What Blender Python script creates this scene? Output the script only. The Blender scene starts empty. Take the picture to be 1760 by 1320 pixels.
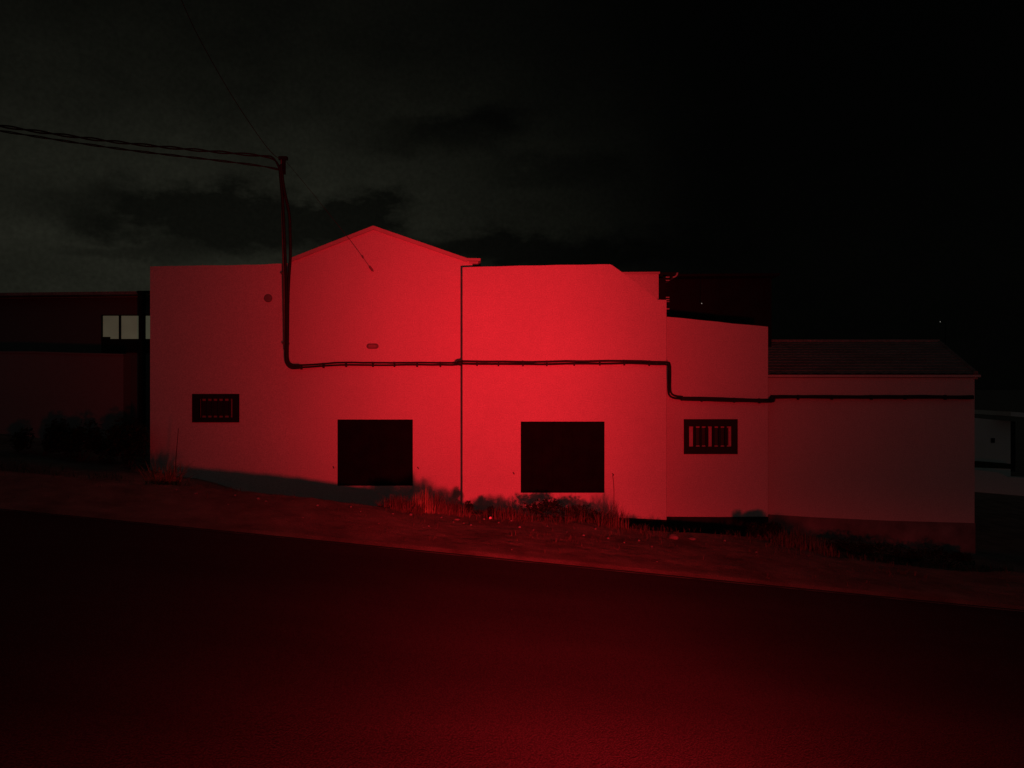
import bpy, bmesh, math, random
from mathutils import Vector, Matrix, noise
from mathutils.geometry import tessellate_polygon

random.seed(11)
SC = bpy.context.scene
COL = SC.collection
F = 1340.0            # focal length in photo pixels (1760 wide)
EYE = 1.6

# ------------------------------------------------------------------ helpers
def P(px, py, Y):
    return Vector(((px - 880) / F * Y, Y, EYE - (py - 660) / F * Y))

def lerp_table(tab, x):
    if x <= tab[0][0]: return tab[0][1:]
    for a, b in zip(tab, tab[1:]):
        if x <= b[0]:
            t = (x - a[0]) / (b[0] - a[0]); t = t * t * (3 - 2 * t)
            return tuple(p + (q - p) * t for p, q in zip(a[1:], b[1:]))
    return tab[-1][1:]

def sm(t):
    t = max(0.0, min(1.0, t)); return t * t * (3 - 2 * t)

def plane(x):                      # the whole street falls about ten percent to the right
    return -0.1 * 30 * math.tanh(x / 30.0)

# along the facade: bearing, crest distance, crest rise, drop at wall foot
VERGE = [(-300, 8.4, .10, -.05), (200, 8.4, .11, -.10), (330, 8.4, .145, -.20), (500, 8.4, .15, -.45),
         (640, 8.5, .12, -.38), (720, 8.9, .05, -.22), (800, 9.2, .01, -.20), (870, 9.3, .0, -.17),
         (905, 9.45, .01, -.24), (1030, 9.45, .01, -.24), (1060, 9.4, .0, -.16), (1105, 9.3, .01, -.40),
         (1290, 9.4, .04, -.45), (1350, 9.6, .03, -.20), (1430, 8.9, -.02, -.20), (1640, 8.8, -.03, -.25),
         (1760, 9, .0, -.25), (2200, 9, .0, -.2)]

def ground(x, y, rough=True):
    z = plane(x)
    if y < 7.2: return z - 0.03
    s = max(-300, min(2200, 880 + F * x / y))
    cy, cr, ft = lerp_table(VERGE, s)
    if y < cy:
        o = 0.015 + (cr - 0.015) * sm((y - 7.2) / (cy - 7.2))
    else:
        o = cr + (ft - cr) * sm((y - cy) / 0.95)
    if y > 16: o *= max(0, 1 - (y - 16) / 10)
    if rough and y < 16:
        k = sm((y - 7.2) / .5)
        o += k * (0.010 * noise.noise((x * 1.1, y * 2.1, 3)) + 0.005 * noise.noise((x * 6.3, y * 6.3, 7))
                  + 0.009 * noise.noise((x * 17, y * 17, 1)))
    return z + o

def hit(px, py, y0=7.25, y1=11.2):
    y = y0
    while y < y1:
        p = P(px, py, y)
        if p.z <= ground(p.x, y): return Vector((p.x, y, ground(p.x, y)))
        y += 0.01
    p = P(px, py, y1); return Vector((p.x, y1, ground(p.x, y1)))

def root_of(o):
    while o.parent: o = o.parent
    return o

def obj(name, bm, mat, parent=None, smooth=False, recalc=True):
    if recalc: bmesh.ops.recalc_face_normals(bm, faces=bm.faces)
    if smooth:
        for f in bm.faces: f.smooth = True
    me = bpy.data.meshes.new(name)
    if parent is not None:
        bmesh.ops.translate(bm, verts=bm.verts, vec=-root_of(parent).location)
    bm.to_mesh(me); bm.free()
    me.materials.append(mat)
    o = bpy.data.objects.new(name, me); COL.objects.link(o)
    if parent is not None: o.parent = parent
    return o

def single(name, bm, mat, base, label, cat, group=None, smooth=False):
    """one-mesh thing with its origin at its base"""
    bmesh.ops.recalc_face_normals(bm, faces=bm.faces)
    bmesh.ops.translate(bm, verts=bm.verts, vec=-Vector(base))
    o = obj(name, bm, mat, None, smooth, False)
    o.location = base
    return tag(o, label, cat, group)

def tag(o, label=None, cat=None, group=None, kind=None):
    if label: o['label'] = label
    if cat: o['category'] = cat
    if group: o['group'] = group
    if kind: o['kind'] = kind
    return o

def thing(name, label, cat, loc, group=None):
    o = bpy.data.objects.new(name, None); COL.objects.link(o)
    o.location = loc; o.empty_display_size = .2
    return tag(o, label, cat, group)

def box(bm, lo, hi):
    x0, y0, z0 = lo; x1, y1, z1 = hi
    v = [bm.verts.new(c) for c in ((x0,y0,z0),(x1,y0,z0),(x1,y1,z0),(x0,y1,z0),(x0,y0,z1),(x1,y0,z1),(x1,y1,z1),(x0,y1,z1))]
    for f in ((0,1,2,3),(4,5,6,7),(0,1,5,4),(1,2,6,5),(2,3,7,6),(3,0,4,7)):
        bm.faces.new([v[i] for i in f])

def pbox(bm, px0, py0, px1, py1, Y, d):
    """box whose front face spans the given bearings at depth Y and is d deep"""
    a, b = P(px0, py1, Y), P(px1, py0, Y)
    box(bm, (a.x, Y, a.z), (b.x, Y + d, b.z))

def prism(bm, poly, y0, y1, holes=(), hole_depth=.12):
    """polygon in x,z extruded from y0 back to y1, with recessed rectangular openings in the front"""
    loops = [[Vector((x, 0, z)) for x, z in poly]] + [[Vector((x, 0, z)) for x, z in h] for h in holes]
    flat = [p for l in loops for p in l]
    fr = [bm.verts.new((p.x, y0, p.z)) for p in flat]
    for t in tessellate_polygon([[Vector((p.x, p.z, 0)) for p in l] for l in loops]):
        try: bm.faces.new([fr[i] for i in t])
        except ValueError: pass
    n = len(poly)
    bk = [bm.verts.new((x, y1, z)) for x, z in poly]
    for i in range(n):
        j = (i + 1) % n
        bm.faces.new((fr[i], fr[j], bk[j], bk[i]))
    bm.faces.new(bk)
    k = n
    for h in holes:
        m = len(h)
        inn = [bm.verts.new((x, y0 + hole_depth, z)) for x, z in h]
        for i in range(m):
            j = (i + 1) % m
            bm.faces.new((fr[k + i], fr[k + j], inn[j], inn[i]))
        bm.faces.new(inn)
        k += m

def xz(pts, Y):
    return [(P(a, b, Y).x, P(a, b, Y).z) for a, b in pts]

def rect(px0, py0, px1, py1, Y):
    return xz([(px0, py0), (px1, py0), (px1, py1), (px0, py1)], Y)

def tube(bm, pts, r, n=7, caps=True):
    pts = [Vector(p) for p in pts]
    rings = []
    up = Vector((0, -1, 0.2)).normalized()
    for i, p in enumerate(pts):
        t = (pts[min(i + 1, len(pts) - 1)] - pts[max(i - 1, 0)]).normalized()
        u = up.cross(t)
        if u.length < 1e-4: u = Vector((1, 0, 0)).cross(t)
        u.normalize(); w = t.cross(u)
        rr = r[i] if isinstance(r, (list, tuple)) else r
        rings.append([bm.verts.new(p + (u * math.cos(2*math.pi*k/n) + w * math.sin(2*math.pi*k/n)) * rr) for k in range(n)])
    for a, b in zip(rings, rings[1:]):
        for k in range(n):
            bm.faces.new((a[k], a[(k+1) % n], b[(k+1) % n], b[k]))
    if caps:
        bm.faces.new(rings[0]); bm.faces.new(rings[-1])

def smooth_path(pts, step=.04, rnd=2):
    """Chaikin corner cutting then resampling"""
    pts = [Vector(p) for p in pts]
    for _ in range(rnd):
        q = [pts[0]]
        for a, b in zip(pts, pts[1:]):
            q += [a.lerp(b, .25), a.lerp(b, .75)]
        q.append(pts[-1]); pts = q
    out = [pts[0]]
    for a, b in zip(pts, pts[1:]):
        m = max(1, int((b - a).length / step))
        out += [a.lerp(b, k / m) for k in range(1, m + 1)]
    return out

# ------------------------------------------------------------------ materials
def new_mat(name):
    m = bpy.data.materials.new(name); m.use_nodes = True
    nt = m.node_tree; b = nt.nodes['Principled BSDF']
    return m, nt, b

def N(nt, t, **kw):
    n = nt.nodes.new(t)
    for k, v in kw.items(): setattr(n, k, v)
    return n

def surf(name, col, rough=.9, var=.12, scale=6, fine=60, fine_var=.1, bump=.25, bump_scale=80, metallic=0, spec=.3, dist=.004):
    m, nt, b = new_mat(name)
    tc = N(nt, 'ShaderNodeTexCoord')
    n1 = N(nt, 'ShaderNodeTexNoise'); n1.inputs['Scale'].default_value = scale; n1.inputs['Detail'].default_value = 6
    n2 = N(nt, 'ShaderNodeTexNoise'); n2.inputs['Scale'].default_value = fine; n2.inputs['Detail'].default_value = 3
    n3 = N(nt, 'ShaderNodeTexNoise'); n3.inputs['Scale'].default_value = bump_scale; n3.inputs['Detail'].default_value = 4
    for n in (n1, n2, n3): nt.links.new(tc.outputs['Object'], n.inputs['Vector'])
    def rng(src, v):
        r = N(nt, 'ShaderNodeMapRange'); r.inputs['From Min'].default_value = .3; r.inputs['From Max'].default_value = .7
        r.inputs['To Min'].default_value = 1 - v; r.inputs['To Max'].default_value = 1 + v
        nt.links.new(src, r.inputs['Value']); return r.outputs[0]
    mul = N(nt, 'ShaderNodeMath', operation='MULTIPLY')
    nt.links.new(rng(n1.outputs[0], var), mul.inputs[0]); nt.links.new(rng(n2.outputs[0], fine_var), mul.inputs[1])
    mix = N(nt, 'ShaderNodeVectorMath', operation='SCALE'); mix.inputs[0].default_value = col[:3]
    nt.links.new(mul.outputs[0], mix.inputs['Scale'])
    nt.links.new(mix.outputs[0], b.inputs['Base Color'])
    b.inputs['Roughness'].default_value = rough; b.inputs['Metallic'].default_value = metallic
    b.inputs['Specular IOR Level'].default_value = spec
    if bump:
        bp = N(nt, 'ShaderNodeBump'); bp.inputs['Strength'].default_value = bump; bp.inputs['Distance'].default_value = dist
        nt.links.new(n3.outputs[0], bp.inputs['Height']); nt.links.new(bp.outputs[0], b.inputs['Normal'])
    return m

def plaster(name, col, stain=.35):
    """painted render: fine grain, broad blotches, run marks and dirt splashed up from the ground"""
    m, nt, b = new_mat(name)
    tc = N(nt, 'ShaderNodeTexCoord'); geo = N(nt, 'ShaderNodeNewGeometry')
    def noise_(scale, det, vec=None, mapping=None):
        n = N(nt, 'ShaderNodeTexNoise'); n.inputs['Scale'].default_value = scale; n.inputs['Detail'].default_value = det
        src = geo.outputs['Position']
        if mapping:
            mp = N(nt, 'ShaderNodeMapping'); mp.inputs['Scale'].default_value = mapping
            nt.links.new(src, mp.inputs['Vector']); src = mp.outputs[0]
        nt.links.new(src, n.inputs['Vector']); return n.outputs[0]
    def rng(src, lo, hi, a=.3, c=.7):
        r = N(nt, 'ShaderNodeMapRange'); r.inputs['From Min'].default_value = a; r.inputs['From Max'].default_value = c
        r.inputs['To Min'].default_value = lo; r.inputs['To Max'].default_value = hi
        nt.links.new(src, r.inputs['Value']); return r.outputs[0]
    def mulv(a, c):
        k = N(nt, 'ShaderNodeMath', operation='MULTIPLY'); nt.links.new(a, k.inputs[0]); nt.links.new(c, k.inputs[1]); return k.outputs[0]
    v = mulv(rng(noise_(1.3, 6), .96, 1.03), rng(noise_(60, 4), .84, 1.14))
    v = mulv(v, rng(noise_(14, 6), .96, 1.03))
    sc = N(nt, 'ShaderNodeVectorMath', operation='SCALE'); sc.inputs[0].default_value = col[:3]
    nt.links.new(v, sc.inputs['Scale']); nt.links.new(sc.outputs[0], b.inputs['Base Color'])
    b.inputs['Roughness'].default_value = .95; b.inputs['Specular IOR Level'].default_value = .15
    bp = N(nt, 'ShaderNodeBump'); bp.inputs['Strength'].default_value = .35; bp.inputs['Distance'].default_value = .003
    nt.links.new(noise_(110, 4), bp.inputs['Height'])
    bp2 = N(nt, 'ShaderNodeBump'); bp2.inputs['Strength'].default_value = .3; bp2.inputs['Distance'].default_value = .01
    nt.links.new(noise_(5, 3), bp2.inputs['Height']); nt.links.new(bp.outputs[0], bp2.inputs['Normal'])
    nt.links.new(bp2.outputs[0], b.inputs['Normal'])
    return m

def emit_mat(name, col, strength, scale=3, var=.2):
    m, nt, b = new_mat(name)
    tc = N(nt, 'ShaderNodeTexCoord')
    n = N(nt, 'ShaderNodeTexNoise'); n.inputs['Scale'].default_value = scale; n.inputs['Detail'].default_value = 3
    nt.links.new(tc.outputs['Object'], n.inputs['Vector'])
    r = N(nt, 'ShaderNodeMapRange'); r.inputs['To Min'].default_value = strength * (1 - var); r.inputs['To Max'].default_value = strength * (1 + var)
    r.inputs['From Min'].default_value = .3; r.inputs['From Max'].default_value = .7
    nt.links.new(n.outputs[0], r.inputs['Value']); nt.links.new(r.outputs[0], b.inputs['Emission Strength'])
    b.inputs['Emission Color'].default_value = (*col, 1); b.inputs['Base Color'].default_value = (.3, .3, .28, 1)
    b.inputs['Roughness'].default_value = .5
    return m

M = dict(
    white=plaster('white_plaster', (.68, .66, .62)),
    cream=plaster('cream_plaster', (.66, .63, .58), .5),
    stair=plaster('stair_plaster', (.62, .60, .56)),
    trim=surf('trim_paint', (.50, .47, .43), var=.08, fine=90),
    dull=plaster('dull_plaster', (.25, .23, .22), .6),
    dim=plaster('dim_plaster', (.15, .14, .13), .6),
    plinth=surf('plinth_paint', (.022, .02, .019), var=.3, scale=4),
    hipplinth=surf('dirty_plinth', (.20, .18, .17), var=.4, scale=3, bump=.4),
    black=surf('black_shutter', (.0065, .0065, .0065), rough=.9, spec=.08, var=.25, scale=5, bump=.2),
    frame=surf('dark_frame', (.007, .0065, .006), rough=.7, var=.1, bump=.1),
    sash=surf('white_sash', (.5, .49, .47), rough=.5, var=.08, bump=.05),
    greysash=surf('grey_sash', (.3, .28, .27), rough=.6, var=.1, bump=.05),  # darker copy of the white sash, painting in the left window's shade
    cable=surf('black_cable', (.018, .018, .018), rough=.65, var=.2, scale=20, bump=.1),
    steel=surf('galvanised_steel', (.17, .16, .15), rough=.55, var=.25, scale=12, metallic=.4, bump=.15),
    roofing=surf('roof_tiles', (.30, .25, .23), var=.2, scale=3, fine=25, fine_var=.3, bump=.5, bump_scale=30, dist=.01),
    vent=surf('vent_cover', (.22, .2, .19), rough=.6, var=.12, scale=30),
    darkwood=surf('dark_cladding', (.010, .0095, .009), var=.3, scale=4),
    gutter=surf('gutter_metal', (.5, .48, .45), rough=.4, var=.15, metallic=.2),
    soil=None, asphalt=None,
    stone=surf('pale_stone', (.27, .25, .23), var=.2, scale=25, fine=120, bump=.5),
    stone2=surf('grey_stone', (.22, .2, .185), var=.25, scale=25, fine=120, bump=.5),
    straw=surf('dry_straw', (.33, .27, .17), rough=.8, var=.35, scale=9, fine=30, fine_var=.25, bump=0),
    weed=surf('dry_weed', (.135, .115, .08), rough=.85, var=.4, scale=9, fine=30, fine_var=.3, bump=0),
    leaf=surf('dark_leaf', (.022, .04, .016), rough=.6, var=.4, scale=6, fine=30, fine_var=.3, bump=0),
    stem=surf('twig', (.08, .06, .045), rough=.9, var=.2, scale=20, bump=0),
    glass=surf('dark_glass', (.022, .02, .02), rough=.35, var=.1, bump=0, spec=.35),
    far=plaster('far_plaster', (.80, .81, .74), .5),
    lit=emit_mat('lit_pane', (.92, .90, .56), .042, 2.2, .12),
    bulb=emit_mat('lit_bulb', (1, .95, .85), .22, 1, .0),
    shard=surf('shiny_shard', (.85, .8, .8), rough=.6, var=.05, metallic=1, bump=0),
)

def soil_mat():
    m, nt, b = new_mat('dry_soil')
    geo = N(nt, 'ShaderNodeNewGeometry')
    def nz(scale, det, rough=.6):
        n = N(nt, 'ShaderNodeTexNoise'); n.inputs['Scale'].default_value = scale; n.inputs['Detail'].default_value = det
        n.inputs['Roughness'].default_value = rough
        nt.links.new(geo.outputs['Position'], n.inputs['Vector']); return n.outputs[0]
    cr = N(nt, 'ShaderNodeValToRGB')
    cr.color_ramp.elements[0].position = .32; cr.color_ramp.elements[0].color = (.17, .135, .11, 1)
    cr.color_ramp.elements[1].position = .68; cr.color_ramp.elements[1].color = (.40, .33, .27, 1)
    nt.links.new(nz(2.2, 8, .65), cr.inputs[0])
    vo = N(nt, 'ShaderNodeTexVoronoi'); vo.inputs['Scale'].default_value = 38
    nt.links.new(geo.outputs['Position'], vo.inputs['Vector'])
    sp = N(nt, 'ShaderNodeMapRange'); sp.inputs['From Min'].default_value = .10; sp.inputs['From Max'].default_value = .22
    sp.inputs['To Min'].default_value = 1.55; sp.inputs['To Max'].default_value = .92
    nt.links.new(vo.outputs['Distance'], sp.inputs['Value'])
    sc = N(nt, 'ShaderNodeVectorMath', operation='SCALE'); nt.links.new(cr.outputs[0], sc.inputs[0]); nt.links.new(sp.outputs[0], sc.inputs['Scale'])
    nt.links.new(sc.outputs[0], b.inputs['Base Color'])
    b.inputs['Roughness'].default_value = 1; b.inputs['Specular IOR Level'].default_value = .1
    ad = N(nt, 'ShaderNodeMath', operation='ADD'); nt.links.new(nz(30, 6, .7), ad.inputs[0]); nt.links.new(nz(95, 3), ad.inputs[1])
    bp = N(nt, 'ShaderNodeBump'); bp.inputs['Strength'].default_value = .8; bp.inputs['Distance'].default_value = .018
    nt.links.new(ad.outputs[0], bp.inputs['Height']); nt.links.new(bp.outputs[0], b.inputs['Normal'])
    return m

def asphalt_mat():
    m, nt, b = new_mat('asphalt')
    geo = N(nt, 'ShaderNodeNewGeometry')
    def nz(scale, det, mapping=None):
        n = N(nt, 'ShaderNodeTexNoise'); n.inputs['Scale'].default_value = scale; n.inputs['Detail'].default_value = det
        src = geo.outputs['Position']
        if mapping:
            mp = N(nt, 'ShaderNodeMapping'); mp.inputs['Scale'].default_value = mapping
            nt.links.new(src, mp.inputs['Vector']); src = mp.outputs[0]
        nt.links.new(src, n.inputs['Vector']); return n.outputs[0]
    cr = N(nt, 'ShaderNodeValToRGB')
    cr.color_ramp.elements[0].position = .3; cr.color_ramp.elements[0].color = (.044, .042, .040, 1)
    cr.color_ramp.elements[1].position = .7; cr.color_ramp.elements[1].color = (.066, .063, .060, 1)
    nt.links.new(nz(1.1, 5, (.35, 1.2, 1)), cr.inputs[0])
    vo = N(nt, 'ShaderNodeTexVoronoi'); vo.inputs['Scale'].default_value = 110
    nt.links.new(geo.outputs['Position'], vo.inputs['Vector'])
    sp = N(nt, 'ShaderNodeMapRange'); sp.inputs['From Min'].default_value = .12; sp.inputs['From Max'].default_value = .6
    sp.inputs['To Min'].default_value = 1.45; sp.inputs['To Max'].default_value = .72
    nt.links.new(vo.outputs['Distance'], sp.inputs['Value'])
    sc = N(nt, 'ShaderNodeVectorMath', operation='SCALE'); nt.links.new(cr.outputs[0], sc.inputs[0]); nt.links.new(sp.outputs[0], sc.inputs['Scale'])
    nt.links.new(sc.outputs[0], b.inputs['Base Color'])
    b.inputs['Roughness'].default_value = .95; b.inputs['Specular IOR Level'].default_value = .12
    bp = N(nt, 'ShaderNodeBump'); bp.inputs['Strength'].default_value = .6; bp.inputs['Distance'].default_value = .004
    nt.links.new(vo.outputs['Distance'], bp.inputs['Height']); nt.links.new(bp.outputs[0], b.inputs['Normal'])
    return m

def worn_line_mat():
    m, nt, b = new_mat('worn_line')
    geo = N(nt, 'ShaderNodeNewGeometry')
    n = N(nt, 'ShaderNodeTexNoise'); n.inputs['Scale'].default_value = 3.5; n.inputs['Detail'].default_value = 7
    nt.links.new(geo.outputs['Position'], n.inputs['Vector'])
    sx = N(nt, 'ShaderNodeSeparateXYZ'); nt.links.new(geo.outputs['Position'], sx.inputs[0])
    r = N(nt, 'ShaderNodeMapRange'); r.inputs['From Min'].default_value = -1.4; r.inputs['From Max'].default_value = .4
    r.inputs['To Min'].default_value = -.16; r.inputs['To Max'].default_value = .06
    nt.links.new(sx.outputs[0], r.inputs['Value'])
    ad = N(nt, 'ShaderNodeMath', operation='ADD'); nt.links.new(n.outputs[0], ad.inputs[0]); nt.links.new(r.outputs[0], ad.inputs[1])
    cr = N(nt, 'ShaderNodeValToRGB')
    cr.color_ramp.elements[0].position = .42; cr.color_ramp.elements[0].color = (.05, .048, .046, 1)
    cr.color_ramp.elements[1].position = .62; cr.color_ramp.elements[1].color = (.26, .25, .23, 1)
    nt.links.new(ad.outputs[0], cr.inputs[0]); nt.links.new(cr.outputs[0], b.inputs['Base Color'])
    b.inputs['Roughness'].default_value = .9
    return m
M['soil'] = soil_mat(); M['asphalt'] = asphalt_mat(); M['line'] = worn_line_mat()

# ------------------------------------------------------------------ ground, road
def grid(xs, ys, zf):
    bm = bmesh.new()
    rows = [[bm.verts.new((x, y, zf(x, y))) for x in xs] for y in ys]
    for a, b in zip(rows, rows[1:]):
        for i in range(len(xs) - 1):
            bm.faces.new((a[i], a[i+1], b[i+1], b[i]))
    return bm

def axis(*segs):
    out = []
    for a, b, st in segs:
        n = max(1, round((b - a) / st)); out += [a + (b - a) * k / n for k in range(n)]
    return out + [segs[-1][1]]

gx = axis((-600, -100, 60), (-100, -20, 8), (-20, -9, .5), (-9, 9, .045), (9, 20, .5), (20, 100, 8), (100, 600, 60))
gy = axis((-600, -60, 60), (-60, -8, 8), (-8, 7, 1.5), (7, 7.2, .2), (7.2, 11.2, .04), (11.2, 16, .4), (16, 60, 4), (60, 600, 60))
g = obj('ground', grid(gx, gy, ground), M['soil'], smooth=True); tag(g, kind='structure')
rx = axis((-600, -60, 30), (-60, -12, 3), (-12, 12, .25), (12, 60, 3), (60, 600, 30))
def edge_y(x): return 7.215 + .02 * noise.noise((x * 2.3, 0, 5)) + .008 * noise.noise((x * 9, 0, 2))
bm = bmesh.new()
cols = []
for x in axis((-600, -60, 30), (-60, -12, 3), (-12, 12, .06), (12, 60, 3), (60, 600, 30)):
    cols.append([bm.verts.new((x, y, plane(x))) for y in (-7.5, -2, 2, 5, 6.8)] +
                [bm.verts.new((x, edge_y(x), plane(x) - .002)), bm.verts.new((x, edge_y(x) + .01, plane(x) - .05))])
for a, b in zip(cols, cols[1:]):
    for k in range(6): bm.faces.new((a[k], b[k], b[k+1], a[k+1]))
tag(obj('road', bm, M['asphalt']), kind='structure')
bm = grid(axis((-12, 14, .5)), [7.03, 7.062], lambda x, y: plane(x) + .004)
tag(obj('road_edge_line', bm, M['line']), kind='structure')

# ------------------------------------------------------------------ helpers for openings
def barred_window(parent, px0, py0, px1, py1, Y, in_rect, bars, mull, label=None, smat='sash', t=6.5, a=2.2):
    """dark reveal frame, white sash with mullion, glass and upright bars"""
    ix0, iy0, ix1, iy1 = in_rect
    bm = bmesh.new()
    pbox(bm, px0, py0, px1, iy0, Y - .012, .05); pbox(bm, px0, iy1, px1, py1, Y - .012, .05)
    pbox(bm, px0, iy0, ix0, iy1, Y - .012, .05); pbox(bm, ix1, iy0, px1, iy1, Y - .012, .05)
    w = obj('window', bm, M['frame'], parent)
    if label: w['label'] = label
    Ys = Y + .058
    bm = bmesh.new()
    pbox(bm, ix0 - 4, iy0 - 4, ix1 + 4, iy0 + a, Ys, .03); pbox(bm, ix0 - 4, iy1 - a, ix1 + 4, iy1 + 4, Ys, .03)
    pbox(bm, ix0 - 4, iy0 + a, ix0 + t, iy1 - a, Ys, .03); pbox(bm, ix1 - t, iy0 + a, ix1 + 4, iy1 - a, Ys, .03)
    if mull: pbox(bm, mull - 2.6, iy0 + a, mull + 2.6, iy1 - a, Ys - .001, .03)
    obj('sash', bm, M[smat], w)
    bm = bmesh.new(); pbox(bm, ix0 - 3, iy0 - 3, ix1 + 3, iy1 + 3, Ys + .016, .006)
    obj('pane', bm, M['glass'], w)
    for bx, bw in bars:
        bm = bmesh.new()
        c = P(bx, iy0, Y + .012)
        tube(bm, [P(bx, iy0 - 2, Y + .012), P(bx, iy1 + 2, Y + .012)], bw * .5 * Y / F, 8)
        obj('bar', bm, M['frame'], w, smooth=False)
    return w

def shutter(parent, px0, py0, px1, py1, Y, planks):
    """closed black boarded shutter sitting in its opening"""
    bm = bmesh.new()
    e = 2.2
    pbox(bm, px0, py0, px1, py0 + e, Y + .012, .06); pbox(bm, px0, py1 - e, px1, py1, Y + .012, .06)
    pbox(bm, px0, py0 + e, px0 + e, py1 - e, Y + .012, .06); pbox(bm, px1 - e, py0 + e, px1, py1 - e, Y + .012, .06)
    s = obj('shutter', bm, M['black'], parent)
    bm = bmesh.new()
    w = (px1 - px0 - 2 * e) / planks
    for k in range(planks):
        pbox(bm, px0 + e + k * w + .08, py0 + e, px0 + e + (k + 1) * w - .08, py1 - e, Y + .03 + .0005 * (k % 2), .03)
    obj('board_panel', bm, M['black'], s)
    return s

def hook(parent, px, py, Y):
    bm = bmesh.new()
    c = P(px, py, Y)
    tube(bm, [c, c + Vector((0, -.03, 0)), c + Vector((.012, -.034, -.01)), c + Vector((.014, -.03, -.022))], .006, 6)
    obj('shutter_hook', bm, M['cable'], parent)

BOT = -1.9
def down(pts, Y):      # closes a wall outline down into the soil
    a = xz(pts, Y)
    return a + [(a[-1][0], BOT), (a[0][0], BOT)]

# ------------------------------------------------------------------ gabled house with flat left wing
YG, YL = 11.15, 11.146
base = Vector((P(640, 860, YG).x, YG, ground(P(640, 860, YG).x, 10.9, False)))
house = thing('gabled_house', 'white plastered house with a pointed gable, flat left wing and one square black shutter', 'house', base)
bm = bmesh.new()
prism(bm, down([(258, 458), (285, 457.2), (330, 456.6), (352, 455.9), (391, 456.1), (420, 455), (446, 454.9), (470, 453.4), (497, 452.5)], YL), YL, YL + 5,
      [rect(330, 677, 411, 726, YL)], .10)
obj('wing_wall', bm, M['white'], house)
bm = bmesh.new()
gx0, gx1 = 497.2, 812
prism(bm, down([(gx0, 455), (500, 448), (642, 393), (806, 449), (gx1, 449)], YG), YG, YG + 6,
      [rect(580, 721, 709.5, 835, YG)], .14)
obj('gable_wall', bm, M['white'], house)
# raised coping band that follows the gable and turns level at the right eave
bm = bmesh.new()
def band(p0, p1, w, y0, y1, dy=0):
    q = [p0, p1, (p1[0], p1[1] + w), (p0[0], p0[1] + w)]
    prism(bm, xz(q, YG), y0, y1)
band((499, 444.5), (642, 388.5), 6.5, YG - .035, YG + .12)
band((642.05, 388.5), (803, 444.2), 6.5, YG - .035, YG + .12)
band((803.05, 444.2), (826, 444.6), 4.5, YG - .035, YG + .12)
obj('coping', bm, M['trim'], house)
bm = bmesh.new()
band((806, 449.2), (822, 449.4), 4.0, YG - .012, YG + .1)
obj('eave_moulding', bm, M['trim'], house)
bm = bmesh.new()
def slab(a, b, c, d):
    pts = [(a[0], a[1]), (b[0], b[1]), (c[0], c[1]), (d[0], d[1])]
    prism(bm, xz(pts, YG), YG + .125, YG + 6.1)
slab((499, 446), (642, 390.5), (642, 394), (499, 449.5)); slab((642.05, 390.5), (824, 447), (824, 450), (642.05, 394))
obj('roof', bm, M['roofing'], house)
barred_window(house, 330, 677, 411, 726, YL, (342, 685.5, 401, 718),
              [(346.6, 2.6), (356, 3.8), (365.6, 3.8), (375.3, 3.8), (385, 3.8), (395, 3.8), (401, 3)], None,
              'small black framed window with upright bars in the left wing', 'greysash', 3.5, 3.4)
shutter(house, 580, 721, 709.5, 835, YG, 7)
for px, py in ((573, 802), (718, 803)): hook(house, px, py, YG)
# round blank cover and oval vent
def disc(parent, name, px, py, Y, rx, rz, d, mat, n=28):
    bm = bmesh.new(); c = P(px, py, Y)
    for y, k in ((Y - d, .86), (Y - d * .6, 1.0), (Y + .01, 1.0)):
        pass
    rings = []
    for y, k in ((Y + .01, 1), (Y - d * .55, 1), (Y - d, .84)):
        rings.append([bm.verts.new((c.x + rx * k * math.cos(2*math.pi*i/n), y, c.z + rz * k * math.sin(2*math.pi*i/n))) for i in range(n)])
    for a, b in zip(rings, rings[1:]):
        for i in range(n): bm.faces.new((a[i], a[(i+1) % n], b[(i+1) % n], b[i]))
    bm.faces.new(rings[-1]); bm.faces.new(rings[0])
    return obj(name, bm, mat, parent)
disc(house, 'round_cover', 461, 512.5, YL, .06, .06, .012, M['vent'])
# bulkhead shaped vent: rounded box with two louvres
bm = bmesh.new(); c = P(640.5, 595, YG)
def stadium(w, h, n=10):
    r = h / 2; out = []
    for k in range(n + 1): t = -math.pi/2 + math.pi * k / n; out.append((w/2 - r + r * math.cos(t), r * math.sin(t)))
    for k in range(n + 1): t = math.pi/2 + math.pi * k / n; out.append((-w/2 + r + r * math.cos(t), r * math.sin(t)))
    return out
rings = []
for y, k in ((YG + .01, 1), (YG - .012, 1), (YG - .02, .8), (YG - .006, .74)):
    rings.append([bm.verts.new((c.x + x * k, y, c.z + z * k)) for x, z in stadium(.172, .075)])
nn = len(rings[0])
for a, b in zip(rings, rings[1:]):
    for i in range(nn): bm.faces.new((a[i], a[(i+1) % nn], b[(i+1) % nn], b[i]))
bm.faces.new(rings[-1])
vent = obj('oval_vent', bm, M['vent'], house)
bm = bmesh.new()
for dz in (-.013, .01): box(bm, (c.x - .055, YG - .016, c.z + dz), (c.x + .055, YG - .008, c.z + dz + .006))
obj('louvre', bm, M['trim'], vent)

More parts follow.
